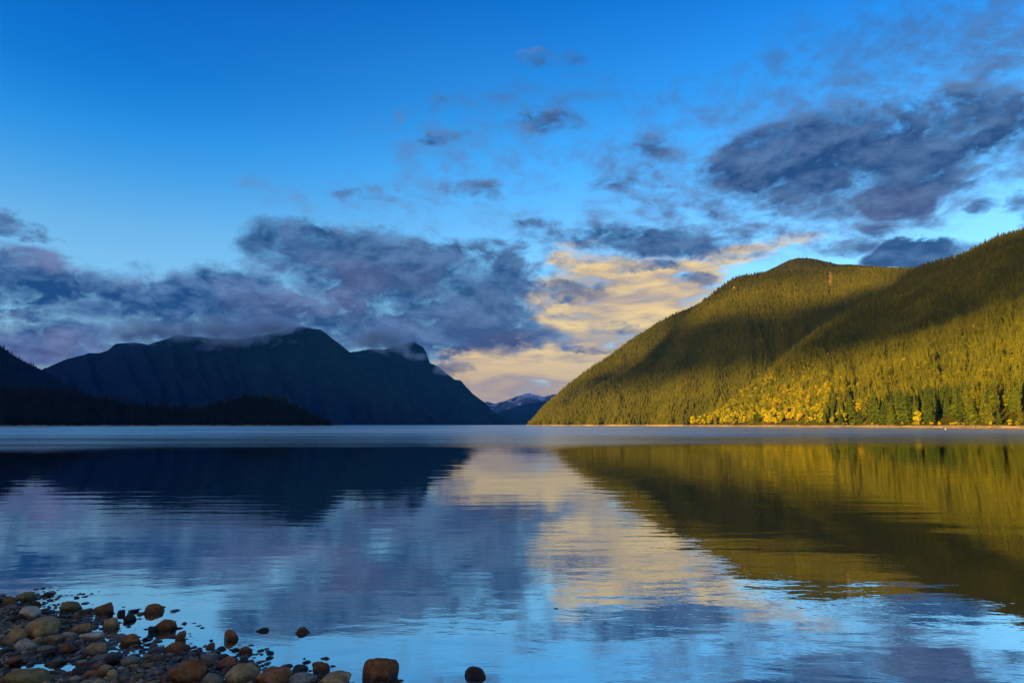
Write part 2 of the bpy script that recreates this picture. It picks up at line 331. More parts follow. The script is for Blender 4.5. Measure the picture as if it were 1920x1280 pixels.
gH, PH, UH = loft('left_far_mountain', RH, [(560, 3800), (972, 4350)], 3, 50, 1.05, 40, .004, back=800, sm=1, seed=8, material=M_FAR, bank=False, ridge_noise=5, gully=70)
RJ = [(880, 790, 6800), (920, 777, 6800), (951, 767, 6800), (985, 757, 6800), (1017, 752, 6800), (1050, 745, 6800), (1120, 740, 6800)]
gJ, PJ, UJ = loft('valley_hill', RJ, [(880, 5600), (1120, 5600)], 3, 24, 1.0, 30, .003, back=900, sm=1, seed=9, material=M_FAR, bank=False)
RI = [(860, 770, 9800), (895, 762, 9800), (912, 753, 9800), (928, 757, 9700), (950, 750, 9600), (972, 742, 9600), (990, 736, 9600), (1006, 740, 9600), (1018, 743, 9600), (1043, 739, 9700), (1070, 742, 9700), (1140, 750, 9700)]
gI, PI, UI = loft('snowy_mountain', RI, [(860, 7600), (1140, 7600)], 2, 40, 1.0, 60, .0022, back=1500, sm=1, seed=10, material=M_SNOW, bank=False, ridge_noise=8, gully=60)

def px_of(P):
    v = P - np.array((0, 0, CAM_H)); fw = v[..., 1] * math.cos(TILT) + v[..., 2] * math.sin(TILT); up = -v[..., 1] * math.sin(TILT) + v[..., 2] * math.cos(TILT)
    fw = np.where(fw < 1, 1, fw); return 960 + F * v[..., 0] / fw, 640 - F * up / fw
# bare rock scars on the mountain
SCARS = [(1557, 521, 4, 17), (1376, 541, 4, 5), (1300, 714, 3, 3)]
def scar_at(px, py):
    r = 0
    for x, y, a, b_ in SCARS: r = np.maximum(r, np.exp(-((px - x) / a) ** 2 - ((py - y) / b_) ** 2))
    return r
for o in (hA, hB):
    me = o.data; co = np.empty(len(me.vertices) * 3, np.float32); me.vertices.foreach_get('co', co); co = co.reshape(-1, 3)
    at_ = me.attributes.new('scar', 'FLOAT', 'POINT'); at_.data.foreach_set('value', scar_at(*px_of(co)).astype(np.float32))

# ------------------------------------------------------------------ ridge and puffs added out of frame to shade lake and hillside
TE = math.tan(SUN_EL)
def sunframe(s_, a_, z_): return np.array((SP[0] * s_ + SA[0] * a_, SP[1] * s_ + SA[1] * a_, z_))
def blocker_ridge_mesh():  # unseen ridge, its crest profile set by where shade should fall
    prof = [(-6000, 300), (-2500, 180), (-800, 40), (150, 28), (260, 34), (400, 58), (600, 72), (880, 110), (1200, 135), (1300, 160), (1500, 330), (2000, 620), (3000, 980), (4600, 1200), (7000, 1600), (9500, 1700)]
    ss = np.arange(-6000, 9501, 60.); A0 = 3600.
    q = np.interp(ss, [p[0] for p in prof], [p[1] for p in prof])
    rows = np.linspace(-1, 1, 25); V = []
    for s_, q_ in zip(ss, q):
        top = q_ + A0 * TE
        for r in rows:
            V.append(sunframe(s_, A0 + r * 1250, max(0, top * (1 - abs(r)) ** 1.0) - 3))
    V = np.array(V); n = fbm(V * .004, 4, 31); e = np.tile(np.abs(rows) > .02, len(ss))
    V[:, 2] += np.where(e, n * 25, fbm(V * .02, 3, 32) * 5)
    I = np.arange(len(V)).reshape(len(ss), len(rows))
    f = np.stack([I[:-1, :-1], I[1:, :-1], I[1:, 1:], I[:-1, 1:]], -1).reshape(-1, 4)
    return mesh('shade_blocker_ridge', V, f, [M_FAR], True)
obj('shade_blocker_ridge', blocker_ridge_mesh(), kind='structure')
Lx = [985, 1100, 1200, 1300, 1400, 1500, 1600, 1700, 1800, 1920, 2400]; Ly = [752, 742, 732, 716, 700, 690, 674, 650, 622, 582, 480]
def want_dark(P, which):
    px, py = px_of(P)
    dark = py < np.interp(px, Lx, Ly) - 14
    if which == 'B': dark &= py > np.interp(px, [1230, 1300, 1330, 1450, 1550, 1690, 1720], [0, 610, 596, 588, 570, 536, 0])
    if which == 'D': dark &= py > np.interp(px, [985, 1060, 1150, 1200, 1290, 1320, 1330], [780, 745, 694, 682, 640, 620, 0])
    return dark & (px < 2150) & (P[..., 2] > 5)
m, T, b = mat('shade_blocker_white'); b.inputs['Base Color'].default_value = (.8, .8, .8, 1); b.inputs['Roughness'].default_value = 1; M_BLOCKER = m
def blocker_puffs_mesh():  # unseen puffs placed sunward of each hill spot meant to be dark
    pts = []
    for P, w_, n in ((PA, 'A', 700), (PB, 'B', 700), (PD, 'D', 260), (PC, 'C', 160)):
        k = P[want_dark(P, w_)]
        # even picking across the sun's plane
        s_ = k[:, :2] @ SP; q = k[:, 2] - (k[:, :2] @ SA) * TE
        key = np.round(s_ / 24).astype(int) * 10000 + np.round(q / 18).astype(int)
        _, i = np.unique(key, return_index=True)
        pts.append(np.stack([s_[i], q[i]], 1))
    pts = np.concatenate(pts)
    key = np.round(pts[:, 0] / 24).astype(int) * 10000 + np.round(pts[:, 1] / 18).astype(int); _, i = np.unique(key, return_index=True); pts = pts[i]
    v0, f0 = ico(2); V = []; Fc = []; n = 0
    for s_, q in pts:
        a_ = 3900 + rng.uniform(-120, 120); c = sunframe(s_ + rng.uniform(-6, 6), a_, q + a_ * TE + rng.uniform(-5, 5))
        r = rng.uniform(12.2, 16.8); V.append(v0 * (r, r, r * .8) * (1 + .25 * fbm(v0 * 1.5 + c * .01, 2, 3))[:, None] + c); Fc.append(f0 + n); n += len(v0)
    return mesh('shade_blocker_puffs', np.concatenate(V), np.concatenate(Fc), [M_BLOCKER], True)
obj('shade_blocker_puffs', blocker_puffs_mesh(), kind='structure')

# ------------------------------------------------------------------ water
def water_mat():
    m, T, b = mat('lake_water'); T.n.remove(b); out = T.n['Material Output']
    P = T.new('ShaderNodeNewGeometry').outputs['Position']; x, y, z = T.xyz(P)
    edge = T.m('ADD', y, T.m('MULTIPLY', T.m('SUBTRACT', T.noise(T.cxyz(T.m('MULTIPLY', x, .35), y, 0), .05, 3), .5), 34))
    edge = T.m('ADD', edge, T.lstep(x, -45, -8, 14, 0))
    wind = T.sstep(edge, 58, 86)
    wind2 = T.sstep(y, 95, 190)
    calm = T.lstep(T.noise(T.cxyz(x, y, 0), .12, 2), .35, .65, .55, 1.15)
    mp = T.new('ShaderNodeMapping'); mp.inputs['Rotation'].default_value = (0, 0, math.radians(-14)); mp.inputs['Scale'].default_value = (.22, 1.0, 1); T.put(mp.inputs[0], P)
    mp2 = T.new('ShaderNodeMapping'); mp2.inputs['Rotation'].default_value = (0, 0, math.radians(9)); mp2.inputs['Scale'].default_value = (.45, 1.0, 1); T.put(mp2.inputs[0], P)
    n1 = T.noise(mp.outputs[0], .95, 2, .5, .3); n2 = T.noise(mp2.outputs[0], 3.6, 3, .55, .3); n3 = T.noise(P, 13.0, 2, .5)
    far = T.sstep(y, 10, 32)
    h = T.m('ADD', T.m('MULTIPLY', n1, .0105), T.m('ADD', T.m('MULTIPLY', n2, T.lstep(far, 0, 1, .0030, .0010)), T.m('MULTIPLY', n3, T.lstep(far, 0, 1, .00030, .00003))))
    h = T.m('MULTIPLY', h, calm)
    h = T.m('MULTIPLY', h, T.lstep(y, 4, 14, .75, 1.0))
    h = T.m('ADD', h, T.m('MULTIPLY', T.m('MULTIPLY', T.noise(mp2.outputs[0], 1.6, 4, .6), wind), .055))
    bp = T.new('ShaderNodeBump'); bp.inputs['Strength'].default_value = 1; bp.inputs['Distance'].default_value = 1.0; T.put(bp.inputs['Height'], h)
    fr = T.new('ShaderNodeFresnel'); fr.inputs[0].default_value = 1.33; T.put(fr.inputs[1], bp.outputs[0])
    fac = T.lstep(fr.outputs[0], 0, 1, .72, 1.0)
    gl = T.new('ShaderNodeBsdfGlossy', distribution='GGX'); gl.inputs['Color'].default_value = (.69, .71, .69, 1)
    T.put(gl.inputs['Roughness'], T.m('ADD', .004, T.m('MULTIPLY', T.m('ADD', T.m('MULTIPLY', wind, .17), T.m('MULTIPLY', wind2, .13)), T.lstep(T.noise(T.cxyz(T.m('MULTIPLY', x, .012), T.m('MULTIPLY', y, .11), 0), 1.0, 4, .6), .35, .65, .55, 1.25)))); T.put(gl.inputs['Normal'], bp.outputs[0])
    df = T.new('ShaderNodeBsdfDiffuse'); df.inputs[0].default_value = (.010, .030, .045, 1)
    tr = T.new('ShaderNodeBsdfTransparent'); tr.inputs[0].default_value = (.42, .55, .50, 1); m0 = T.new('ShaderNodeMixShader')   # the shallows show the lake bed
    T.put(m0.inputs[0], T.m('MULTIPLY', T.sstep(y, 11, 7), T.sstep(x, 2.2, .6))); T.l.new(df.outputs[0], m0.inputs[1]); T.l.new(tr.outputs[0], m0.inputs[2])
    ms = T.new('ShaderNodeMixShader'); T.put(ms.inputs[0], fac); T.l.new(m0.outputs[0], ms.inputs[1]); T.l.new(gl.outputs[0], ms.inputs[2])
    T.l.new(ms.outputs[0], out.inputs['Surface']); return m
wq = [sunframe(s_, a_, 0) for s_, a_ in ((-2300, 1850), (10300, 1850), (10300, -8900), (-2300, -8900))]
obj('lake_water', mesh('lake_water', np.array(wq), [(0, 1, 2, 3)], [water_mat()]), kind='structure')

# ------------------------------------------------------------------ trees
def tri_mesh(name, V, mats): 
    V = np.asarray(V, np.float32).reshape(-1, 3); f = np.arange(len(V), dtype=np.int32).reshape(-1, 3); return mesh(name, V, f, mats)
def cone_trunk(h, r0, r1, bend=0.0, z0=-.03, sides=6, seg=4):
    V = []; rings = []
    for k in range(seg + 1):
        t = k / seg; r = r0 + (r1 - r0) * t
        rings.append([(r * math.cos(2 * math.pi * i / sides) + bend * t * t, r * math.sin(2 * math.pi * i / sides), z0 + (h - z0) * t) for i in range(sides)])
    for k in range(seg):
        for i in range(sides):
            a, b_, c, d = rings[k][i], rings[k][(i + 1) % sides], rings[k + 1][(i + 1) % sides], rings[k + 1][i]
            V += [a, b_, c, a, c, d]
    return np.array(V)
def conifer_crown(seed, r=.17, levels=18, per=8, z0=.06, shape=.85, gap=.0):
    g = np.random.default_rng(seed); V = []
    for l in range(levels):
        t = (l + .3) / levels; z = z0 + (1 - z0) * t
        R = r * ((1 - t) ** shape) * (.45 + .55 * min(1, t * 6 + .4)) + .008
        lev = g.uniform(.82, 1.15)
        n = max(4, int(round(per * (.55 + .45 * (1 - t))))); a0 = g.uniform(0, 6.28)
        for k in range(n):
            if g.random() < gap: continue
            a = a0 + 6.283 * k / n + g.uniform(-.3, .3); q = R * lev * g.uniform(.62, 1.15)
            zz = z + g.uniform(-.5, .5) / levels; dr = g.uniform(.25, .6) * q
            ca, sa = math.cos(a), math.sin(a); w = q * g.uniform(.26, .42) + .006
            def pt(rr, side, dz): return (rr * ca - side * sa, rr * sa + side * ca, zz + dz)
            lift = .10 * q
            b0 = pt(0, 0, lift); m1 = pt(q * .55, w, -dr * .35 - .25 * w); m2 = pt(q * .55, -w, -dr * .35 - .25 * w); mc = pt(q * .6, 0, -dr * .25 + lift); tip = pt(q, 0, -dr)
            V += [b0, mc, m1, b0, m2, mc, m1, mc, tip, mc, m2, tip]
            # hanging sprays under the branch
            for e in range(2):
                f_ = g.uniform(.35, .9); sd_ = g.uniform(-1, 1) * w * .8
                p0 = pt(q * f_, sd_, -dr * f_ * .6); p1 = pt(q * f_ + q * .16, sd_ + w * .4, -dr * f_ - .03); p2 = pt(q * f_ - q * .14, sd_ - w * .3, -dr * f_ - .045)
                V += [p0, p1, p2]
    # leader
    for k in range(3):
        a = 2.1 * k; V += [(0, 0, 1.02), (.012 * math.cos(a), .012 * math.sin(a), .93), (.012 * math.cos(a + 2.1), .012 * math.sin(a + 2.1), .93)]
    return np.array(V)
def leafy_crown(seed, n=900, r=.30, z0=.22):
    g = np.random.default_rng(seed); cl = []
    for k in range(11):
        a = g.uniform(0, 6.28); t = g.uniform(0, 1); rr = r * g.uniform(.15, .75) * (1 - .55 * abs(t - .4)); cl.append((rr * math.cos(a), rr * math.sin(a), z0 + .1 + (.78 - z0) * t, g.uniform(.10, .19)))
    V = []
    for k in range(n):
        c = cl[g.integers(len(cl))]; d = g.normal(size=3); d /= np.linalg.norm(d); q = c[3] * g.uniform(.55, 1.05)
        p = np.array(c[:3]) + d * q * np.array((1, 1, .85)); s_ = g.uniform(.018, .036)
        u = np.cross(d, g.normal(size=3)); u /= np.linalg.norm(u); w = np.cross(d, u) ; w = w + d * g.uniform(-.6, .6)
        a, b_, c_, e = p - u * s_ - w * s_ * .6, p + u * s_ - w * s_ * .6, p + u * s_ * .8 + w * s_, p - u * s_ * .8 + w * s_
        V += [a, b_, c_, a, c_, e]
    return np.array(V)
def limbs(seed, h=.72):
    g = np.random.default_rng(seed); V = [cone_trunk(h, .022, .006, .03)]
    for k in range(5):
        a = g.uniform(0, 6.28); z = g.uniform(.2, .5); L = g.uniform(.18, .30); d = np.array((math.cos(a) * .7, math.sin(a) * .7, .7)); p0 = np.array((0, 0, z)); p1 = p0 + d * L
        for j in range(3):
            a1, a2 = 2.1 * j, 2.1 * (j + 1); o1 = np.array((math.cos(a1), math.sin(a1), 0)) * .009; o2 = np.array((math.cos(a2), math.sin(a2), 0)) * .009
            V.append(np.array([p0 + o1, p0 + o2, p1]))
    return np.concatenate(V)
CON = []
for k in range(7):
    r = [.15, .18, .13, .20, .16, .14, .19][k]
    CON.append((tri_mesh('trunk', cone_trunk(.97, .016, .003), [M_BARK]), tri_mesh('crown', conifer_crown(100 + k, r, 24, 10, [.05, .04, .10, .05, .07, .14, .05][k], [.8, .7, .85, .75, .6, .8, .9][k], .06), [M_SPRUCE])))
DEC = [(tri_mesh('trunk', limbs(200 + k), [M_BARK]), tri_mesh('crown', leafy_crown(300 + k, 900, [.30, .26, .34, .28][k], [.22, .15, .12, .2][k]), [M_GOLD])) for k in range(4)]
# the same trees, one mesh each, for the mass of the forest
PROTO = bpy.data.collections.new('forest_trees')
def proto(i, tv, cv, mleaf):
    V = np.concatenate([tv, cv]); nt = len(tv) // 3; nc = len(cv) // 3
    me = mesh('forest_tree', V, np.arange(len(V), dtype=np.int32).reshape(-1, 3), [M_BARK, mleaf], midx=[0] * nt + [1] * nc)
    o = bpy.data.objects.new('forest_tree_%02d' % i, me); PROTO.objects.link(o)
for k in range(6):
    proto(k, cone_trunk(.97, .016, .003, seg=1, sides=4), conifer_crown(400 + k, [.17, .21, .15, .19, .23, .16][k], 13, 7, .05, [.8, .7, .9, .75, .8, .6][k], .05), M_CON)
M_SHADED_NEEDLES = leaf_mat('shaded_needles', (.012, .022, .010), (.019, .031, .012), (.030, .040, .014))  # darker needle copy; shade of the left shore is put into its colour
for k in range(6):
    proto(20 + k, cone_trunk(.97, .016, .003, seg=1, sides=4), conifer_crown(600 + k, [.17, .21, .15, .19, .23, .16][k], 13, 7, .05, [.8, .7, .9, .75, .8, .6][k], .05), M_SHADED_NEEDLES)
for k in range(2): proto(6 + k, limbs(500 + k), leafy_crown(510 + k, 420, .33, .12), M_GOLD)

def forest(name, P, S, I, label, fat=1.0):
    me = bpy.data.meshes.new(name); me.vertices.add(len(P)); me.vertices.foreach_set('co', np.asarray(P, np.float32).ravel())
    n = len(P)
    rot = np.zeros((n, 3), np.float32); rot[:, 2] = rng.uniform(0, 6.283, n); rot[:, :2] = rng.normal(0, .025, (n, 2))
    a = me.attributes.new('rot', 'FLOAT_VECTOR', 'POINT'); a.data.foreach_set('vector', rot.ravel())
    a = me.attributes.new('siz', 'FLOAT_VECTOR', 'POINT'); w = S * fat * rng.uniform(.85, 1.25, n); a.data.foreach_set('vector', np.stack([w, w, S], 1).astype(np.float32).ravel())
    a = me.attributes.new('pick', 'INT', 'POINT'); a.data.foreach_set('value', np.asarray(I, np.int32))
    o = obj(name, me, kind='stuff', label=label, cat='forest')
    g = bpy.data.node_groups.get('plant_forest')
    if g is None:
        g = bpy.data.node_groups.new('plant_forest', 'GeometryNodeTree')
        g.interface.new_socket('Geometry', in_out='INPUT', socket_type='NodeSocketGeometry'); g.interface.new_socket('Geometry', in_out='OUTPUT', socket_type='NodeSocketGeometry')
        gi = g.nodes.new('NodeGroupInput'); go = g.nodes.new('NodeGroupOutput'); ip = g.nodes.new('GeometryNodeInstanceOnPoints'); ci = g.nodes.new('GeometryNodeCollectionInfo')
        ci.inputs['Collection'].default_value = PROTO; ci.inputs['Separate Children'].default_value = True; ci.inputs['Reset Children'].default_value = True
        def na(nm, ty):
            q = g.nodes.new('GeometryNodeInputNamedAttribute'); q.data_type = ty; q.inputs['Name'].default_value = nm; return q.outputs[0]
        L = g.links.new
        L(gi.outputs[0], ip.inputs['Points']); L(ci.outputs[0], ip.inputs['Instance']); ip.inputs['Pick Instance'].default_value = True
        L(na('pick', 'INT'), ip.inputs['Instance Index']); L(na('rot', 'FLOAT_VECTOR'), ip.inputs['Rotation']); L(na('siz', 'FLOAT_VECTOR'), ip.inputs['Scale']); L(ip.outputs[0], go.inputs[0])
    md = o.modifiers.new('plant_forest', 'NODES'); md.node_group = g
    return o
def scatter(P, per_m2, minz, pxlim, rmax=1.0):
    Q = P[:, :max(3, int(P.shape[1] * rmax))]
    a, b_, c, d = Q[:-1, :-1], Q[1:, :-1], Q[1:, 1:], Q[:-1, 1:]
    area = np.linalg.norm(np.cross(c - a, d - b_), axis=-1) * .5
    mid = (a + c) / 2; px, py = px_of(mid)
    area = np.where((px > pxlim[0]) & (px < pxlim[1]) & (mid[..., 1] > 50) & (mid[..., 2] > minz), area, 0)
    ex = (area * per_m2).ravel(); n = np.floor(ex + rng.random(ex.shape)).astype(int); i = np.repeat(np.arange(len(n)), n)
    u, v = rng.random((2, len(i), 1))
    A, B_, C_, D_ = (q.reshape(-1, 3)[i] for q in (a, b_, c, d))
    return A * (1 - u) * (1 - v) + B_ * u * (1 - v) + C_ * u * v + D_ * (1 - u) * v
shore_of = lambda px: np.interp(px, [p[0] for p in SHORE], [p[1] for p in SHORE])
def plant(name, P, dens, pxlim, hmin, hmax, label, minz=2.2, gold=True, big=False, fat=1.0, dark=False):
    q = scatter(P, dens, minz, pxlim); px, py = px_of(q)
    q = q[rng.random(len(q)) > scar_at(px, py) * 1.6]; px, py = px_of(q)
    S = rng.uniform(hmin, hmax, len(q)) * (1 + .22 * vnoise(q * .02, 5)) * np.exp(rng.normal(0, .14, len(q))); I = rng.integers(0, 6, len(q))
    if big: # taller trees low down by the shore, low dense growth above
        dz = q[:, 1] - shore_of(px); k = np.clip(1 - dz / 190, 0, 1); S *= .62 + .55 * k
        keep = rng.random(len(q)) < 1 - .55 * k; q, S, I, px, py = q[keep], S[keep], I[keep], px[keep], py[keep]
    if gold:
        dz = q[:, 1] - shore_of(px)
        band = np.interp(px, [1130, 1230, 1400, 1540, 1680], [0, 90, 170, 130, 0]) * (1 + .45 * vnoise(q * .025, 15))
        hi = np.clip(1 - dz / np.maximum(band * 1.6, 1), 0, 1)
        pr = .68 * hi ** .6 * (band > 5) + np.where((px > 1200) & (px < 1920), .05 * np.clip(1 - dz / 420, 0, 1), 0) + .006
        isg = rng.random(len(q)) < pr; I[isg] = rng.integers(6, 8, isg.sum()); S[isg] *= .62
        # front zone on the right is planted tree by tree below
        keep = ~((px > 1548) & (px < 2010) & (dz < 62)); keep &= ~((px > 1215) & (px <= 1548) & (dz < 46) & (rng.random(len(q)) < .8))
        q, S, I = q[keep], S[keep], I[keep]
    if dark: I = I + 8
    q[:, 2] -= .2
    return forest(name, q, S, I, label, fat)
plant('hillside_forest', PA, .125, (1150, 2120), 8.5, 12.5, 'sunlit conifer forest covering the lower right hillside', minz=1.9, big=True, fat=1.2)
plant('mountain_forest', PB, .090, (970, 1760), 5, 8, 'shaded green forest on the right mountain, golden along its top', gold=False, fat=1.45)
plant('spur_forest', PD, .080, (970, 1400), 4.5, 7, 'olive forest on the narrow spur behind the right mountain', gold=False, fat=1.5)
plant('summit_forest', PC, .030, (1370, 1760), 4.5, 7, 'dark forest on the small summit behind the right mountain', gold=False, fat=1.5)
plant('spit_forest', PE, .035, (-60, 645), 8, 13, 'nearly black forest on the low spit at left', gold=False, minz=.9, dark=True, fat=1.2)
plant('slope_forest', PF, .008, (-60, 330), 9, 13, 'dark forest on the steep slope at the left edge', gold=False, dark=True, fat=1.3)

# ---- trees one can tell apart along the right shore
def ground_at(px, back):
    j = np.clip(np.interp(px, UA, np.arange(len(UA))), 0, len(UA) - 1); c = PA[int(round(j))]
    d = np.linalg.norm(c[:, :2] - c[0, :2], axis=1)
    return np.array([np.interp(back, d, c[:, k]) for k in range(3)])
def tree(kind, px, back, h, wide=1.0, label='', group=None, k=None):
    p = ground_at(px, back); P_ = CON if kind == 'conifer_tree' else DEC
    tr, cr = P_[(random.randrange(len(P_)) if k is None else k)]
    o = obj(kind, None, label=label, cat='tree', group=group, loc=(p[0], p[1], p[2] - .15)); o.rotation_euler = (random.gauss(0, .012), random.gauss(0, .012), random.uniform(0, 6.28)); o.scale = (h * wide, h * wide, h)
    obj('trunk', tr, o); obj('crown', cr, o)
def h_for(px, top, back):
    p = ground_at(px, back); d = math.hypot(*p[:2]); lo = p[2]; q = at(px, top, p[1]); return q[2] - lo
HAND = [(1560, 768, 36, .9, 'small green conifer at the left end of the dark shore row, beside the golden trees'), (1576, 764, 34, .85, 'short pale conifer standing alone in the first dark gap of the shore'),
        (1596, 744, 36, 1.1, 'bright tall conifer right of the first dark gap on the shore'), (1611, 766, 34, 1.15, 'low bushy green conifer just right of the bright tall one'),
        (1638, 733, 40, 1.0, 'tall golden-lit conifer left of centre in the shore row'), (1655, 750, 36, .9, 'mid-height conifer between the golden-lit one and the dense clump'),
        (1670, 752, 35, 1.15, 'bushy blue-green conifer in the dense clump of the shore'), (1681, 735, 42, .9, 'slim tall conifer at the middle of the dense clump'), (1694, 737, 38, 1.0, 'conifer at the right side of the dense clump'),
        (1738, 737, 38, .95, 'lone lit conifer between the two widest dark gaps'), (1799, 731, 38, 1.2, 'broad lit conifer bordering the widest dark gap on its right'), (1822, 739, 36, 1.1, 'dense green conifer third from the right frame edge clump'),
        (1843, 729, 38, 1.15, 'tallest broad green conifer in the right shore clump'), (1855, 745, 36, 1.1, 'rounded green conifer leaning on the tallest right one'), (1870, 766, 34, 1.2, 'low dark green conifer at the right clump end'),
        (1908, 756, 36, 1.0, 'single lit conifer before the dark gap at the right frame edge')]
SHORT = ['small conifer ending the dark row', 'short pale conifer in the gap', 'bright tall conifer', 'low bushy conifer', 'golden-lit tall conifer', 'mid-height conifer', 'bushy blue-green conifer', 'slim clump conifer', 'right conifer of the clump', 'lone lit conifer', 'broad lit conifer', 'dense green conifer', 'tallest broad conifer', 'rounded green conifer', 'low dark conifer', 'rightmost lit conifer']
for px, top, back, wd, lb in HAND: tree('conifer_tree', px, back - 3, h_for(px, top - 3, back - 3), wd * 1.15, lb)
tree('leafy_tree', 1721, 33, h_for(1721, 764, 33), 1.0, 'small round yellow-green tree on the bank left of the lone lit conifer', k=1)
for k in range(120):
    px = random.uniform(1552, 2005); back = random.uniform(47, 92)
    if any(a < px < b_ for a, b_ in ((1562, 1584), (1618, 1630), (1746, 1788), (1878, 1898))) and back < 52: continue
    hgt = random.uniform(11, 17.5); nh = min(HAND, key=lambda q: abs(q[0] - px)); side = 'left' if px < nh[0] else 'right'
    tree('conifer_tree', px, back, hgt, random.uniform(.85, 1.2), ('tall' if hgt > 14.5 else 'shorter') + ' conifer crowded behind and %s of the %s' % (side, SHORT[HAND.index(nh)]), 'conifers behind the shore front')
for k in range(170):
    px = random.uniform(1185, 1590); back = random.uniform(30, 62); hh = random.uniform(5.5, 10)
    sec = ['at the thin left end', 'in the left part', 'just left of the middle', 'in the middle', 'just right of the middle', 'in the right part', 'at the right end'][min(6, int((px - 1185) / 58))]
    if random.random() < .10 + max(0, (px - 1460) / 96) * .5: tree('conifer_tree', px, back, hh * 1.4, 1, '%s green conifer poking up %s of the golden belt, %s' % ('tall' if hh > 7.8 else 'short', sec, 'front' if back < 44 else 'rear'), 'conifers among golden trees')
    else:
        tree('leafy_tree', px, back, hh, random.uniform(.9, 1.25), ('low' if hh < 7 else 'middling' if hh < 8.6 else 'tall') + ' golden tree %s of the bright belt, %s' % (sec, 'front' if back < 44 else 'rear'), 'golden trees along the far shore')
for k in range(34):
    px = random.uniform(1560, 1990); tree('leafy_tree', px, random.uniform(26, 33), random.uniform(1.2, 2.6), 1.5, 'low shrub on the sandy bank, %s of the %s' % ('left' if px < min(HAND, key=lambda q: abs(q[0] - px))[0] else 'right', SHORT[HAND.index(min(HAND, key=lambda q: abs(q[0] - px)))]), 'shrubs on the sandy bank')

# ------------------------------------------------------------------ driftwood and the buoy on the far beach
m, T, b = mat('bleached_wood'); T.put(b.inputs['Base Color'], T.ramp(T.noise(T.new('ShaderNodeTexCoord').outputs['Object'], 3, 5), [(.3, (.22, .15, .09)), (.7, (.50, .40, .28))])); b.inputs['Roughness'].default_value = .9; M_WOOD = m
def log_mesh(seed):
    g = np.random.default_rng(seed); V = []; n = 8; seg = 7; rings = []
    for k in range(seg + 1):
        t = k / seg; r = .22 * (1 - .55 * t) * g.uniform(.9, 1.1); off = np.array((0, .15 * math.sin(3 * t + seed), .08 * math.sin(4 * t)))
        rings.append([np.array((t * 6 - 3, r * math.cos(6.283 * i / n), r * math.sin(6.283 * i / n))) + off for i in range(n)])
    v = np.array(rings).reshape(-1, 3); f = []
    for k in range(seg):
        for i in range(n): f.append((k * n + i, k * n + (i + 1) % n, (k + 1) * n + (i + 1) % n, (k + 1) * n + i))
    f.append(tuple(range(n))[::-1]); f.append(tuple(range(seg * n, seg * n + n)))
    b0 = len(v); st = np.array([(1, 0, .1), (1.1, .1, .1), (1.1, -.1, .1), (1.6, .5, .9)]); v = np.concatenate([v, st]); f += [(b0, b0 + 1, b0 + 3), (b0 + 1, b0 + 2, b0 + 3), (b0 + 2, b0, b0 + 3)]
    return mesh('driftwood_log', v, f, [M_WOOD])
LOGS = [log_mesh(k) for k in range(3)]
for k, px in enumerate((1590, 1640, 1700, 1760, 1830, 1862, 1890, 1905)):
    p = ground_at(px, random.uniform(12, 24)); o = obj('driftwood_log', LOGS[k % 3], label='pale driftwood log on the far beach below the ' + SHORT[HAND.index(min(HAND, key=lambda q: abs(q[0] - px)))], cat='log', group='driftwood on the far beach', loc=(p[0], p[1], p[2] + .15)); o.rotation_euler = (0, 0, random.uniform(-.6, .6))
m, T, b = mat('white_paint'); b.inputs['Base Color'].default_value = (.8, .8, .78, 1); b.inputs['Roughness'].default_value = .5; M_WHITE = m
def lathe(prof, n=16):
    v = []; f = []
    for r, z in prof: v += [(r * math.cos(6.283185 * i / n), r * math.sin(6.283185 * i / n), z) for i in range(n)]
    for k in range(len(prof) - 1):
        for i in range(n): f.append((k * n + i, k * n + (i + 1) % n, (k + 1) * n + (i + 1) % n, (k + 1) * n + i))
    f.append(tuple(range(n))[::-1]); f.append(tuple(range((len(prof) - 1) * n, len(prof) * n))); return v, f
bq = onplane(1773, 805.0)
bo = obj('buoy', None, label='tiny white marker buoy floating just off the far right beach', cat='buoy', loc=(bq[0], bq[1], 0)); bo.scale = (.55,) * 3
obj('float', mesh('float', *lathe([(.10, -.25), (.34, -.12), (.42, .10), (.36, .32), (.16, .46), (.10, .55)]), [M_WHITE], True), bo)
obj('mast', mesh('mast', *lathe([(.06, .5), (.06, 1.05), (.11, 1.06), (.11, 1.2), (.04, 1.25)]), [M_WHITE], True), bo)

# a low sand bar off the left spit
sb0, sb1 = at(-120, 795.5, 470), at(150, 795.5, 620); V = []; nu_ = 60
for k in range(nu_):
    t = k / (nu_ - 1); c_ = sb0 + (sb1 - sb0) * t; w_ = 9 * math.sin(math.pi * t) ** .6 * (1 + .4 * float(vnoise(np.array([t * 9, .3, .1]), 61))) + .05; h_ = .22 * math.sin(math.pi * t) ** .7
    for j in range(7):
        q_ = j / 3 - 1; V.append((c_[0], c_[1] + q_ * w_, h_ * (1 - q_ * q_) * (1 + .3 * float(vnoise(np.array([t * 30, q_, 2.]), 62))) - .04))
I = np.arange(nu_ * 7).reshape(nu_, 7); f = np.stack([I[:-1, :-1], I[1:, :-1], I[1:, 1:], I[:-1, 1:]], -1).reshape(-1, 4)
obj('sand_bar', mesh('sand_bar', np.array(V), f, [M_HILL], True), kind='structure')

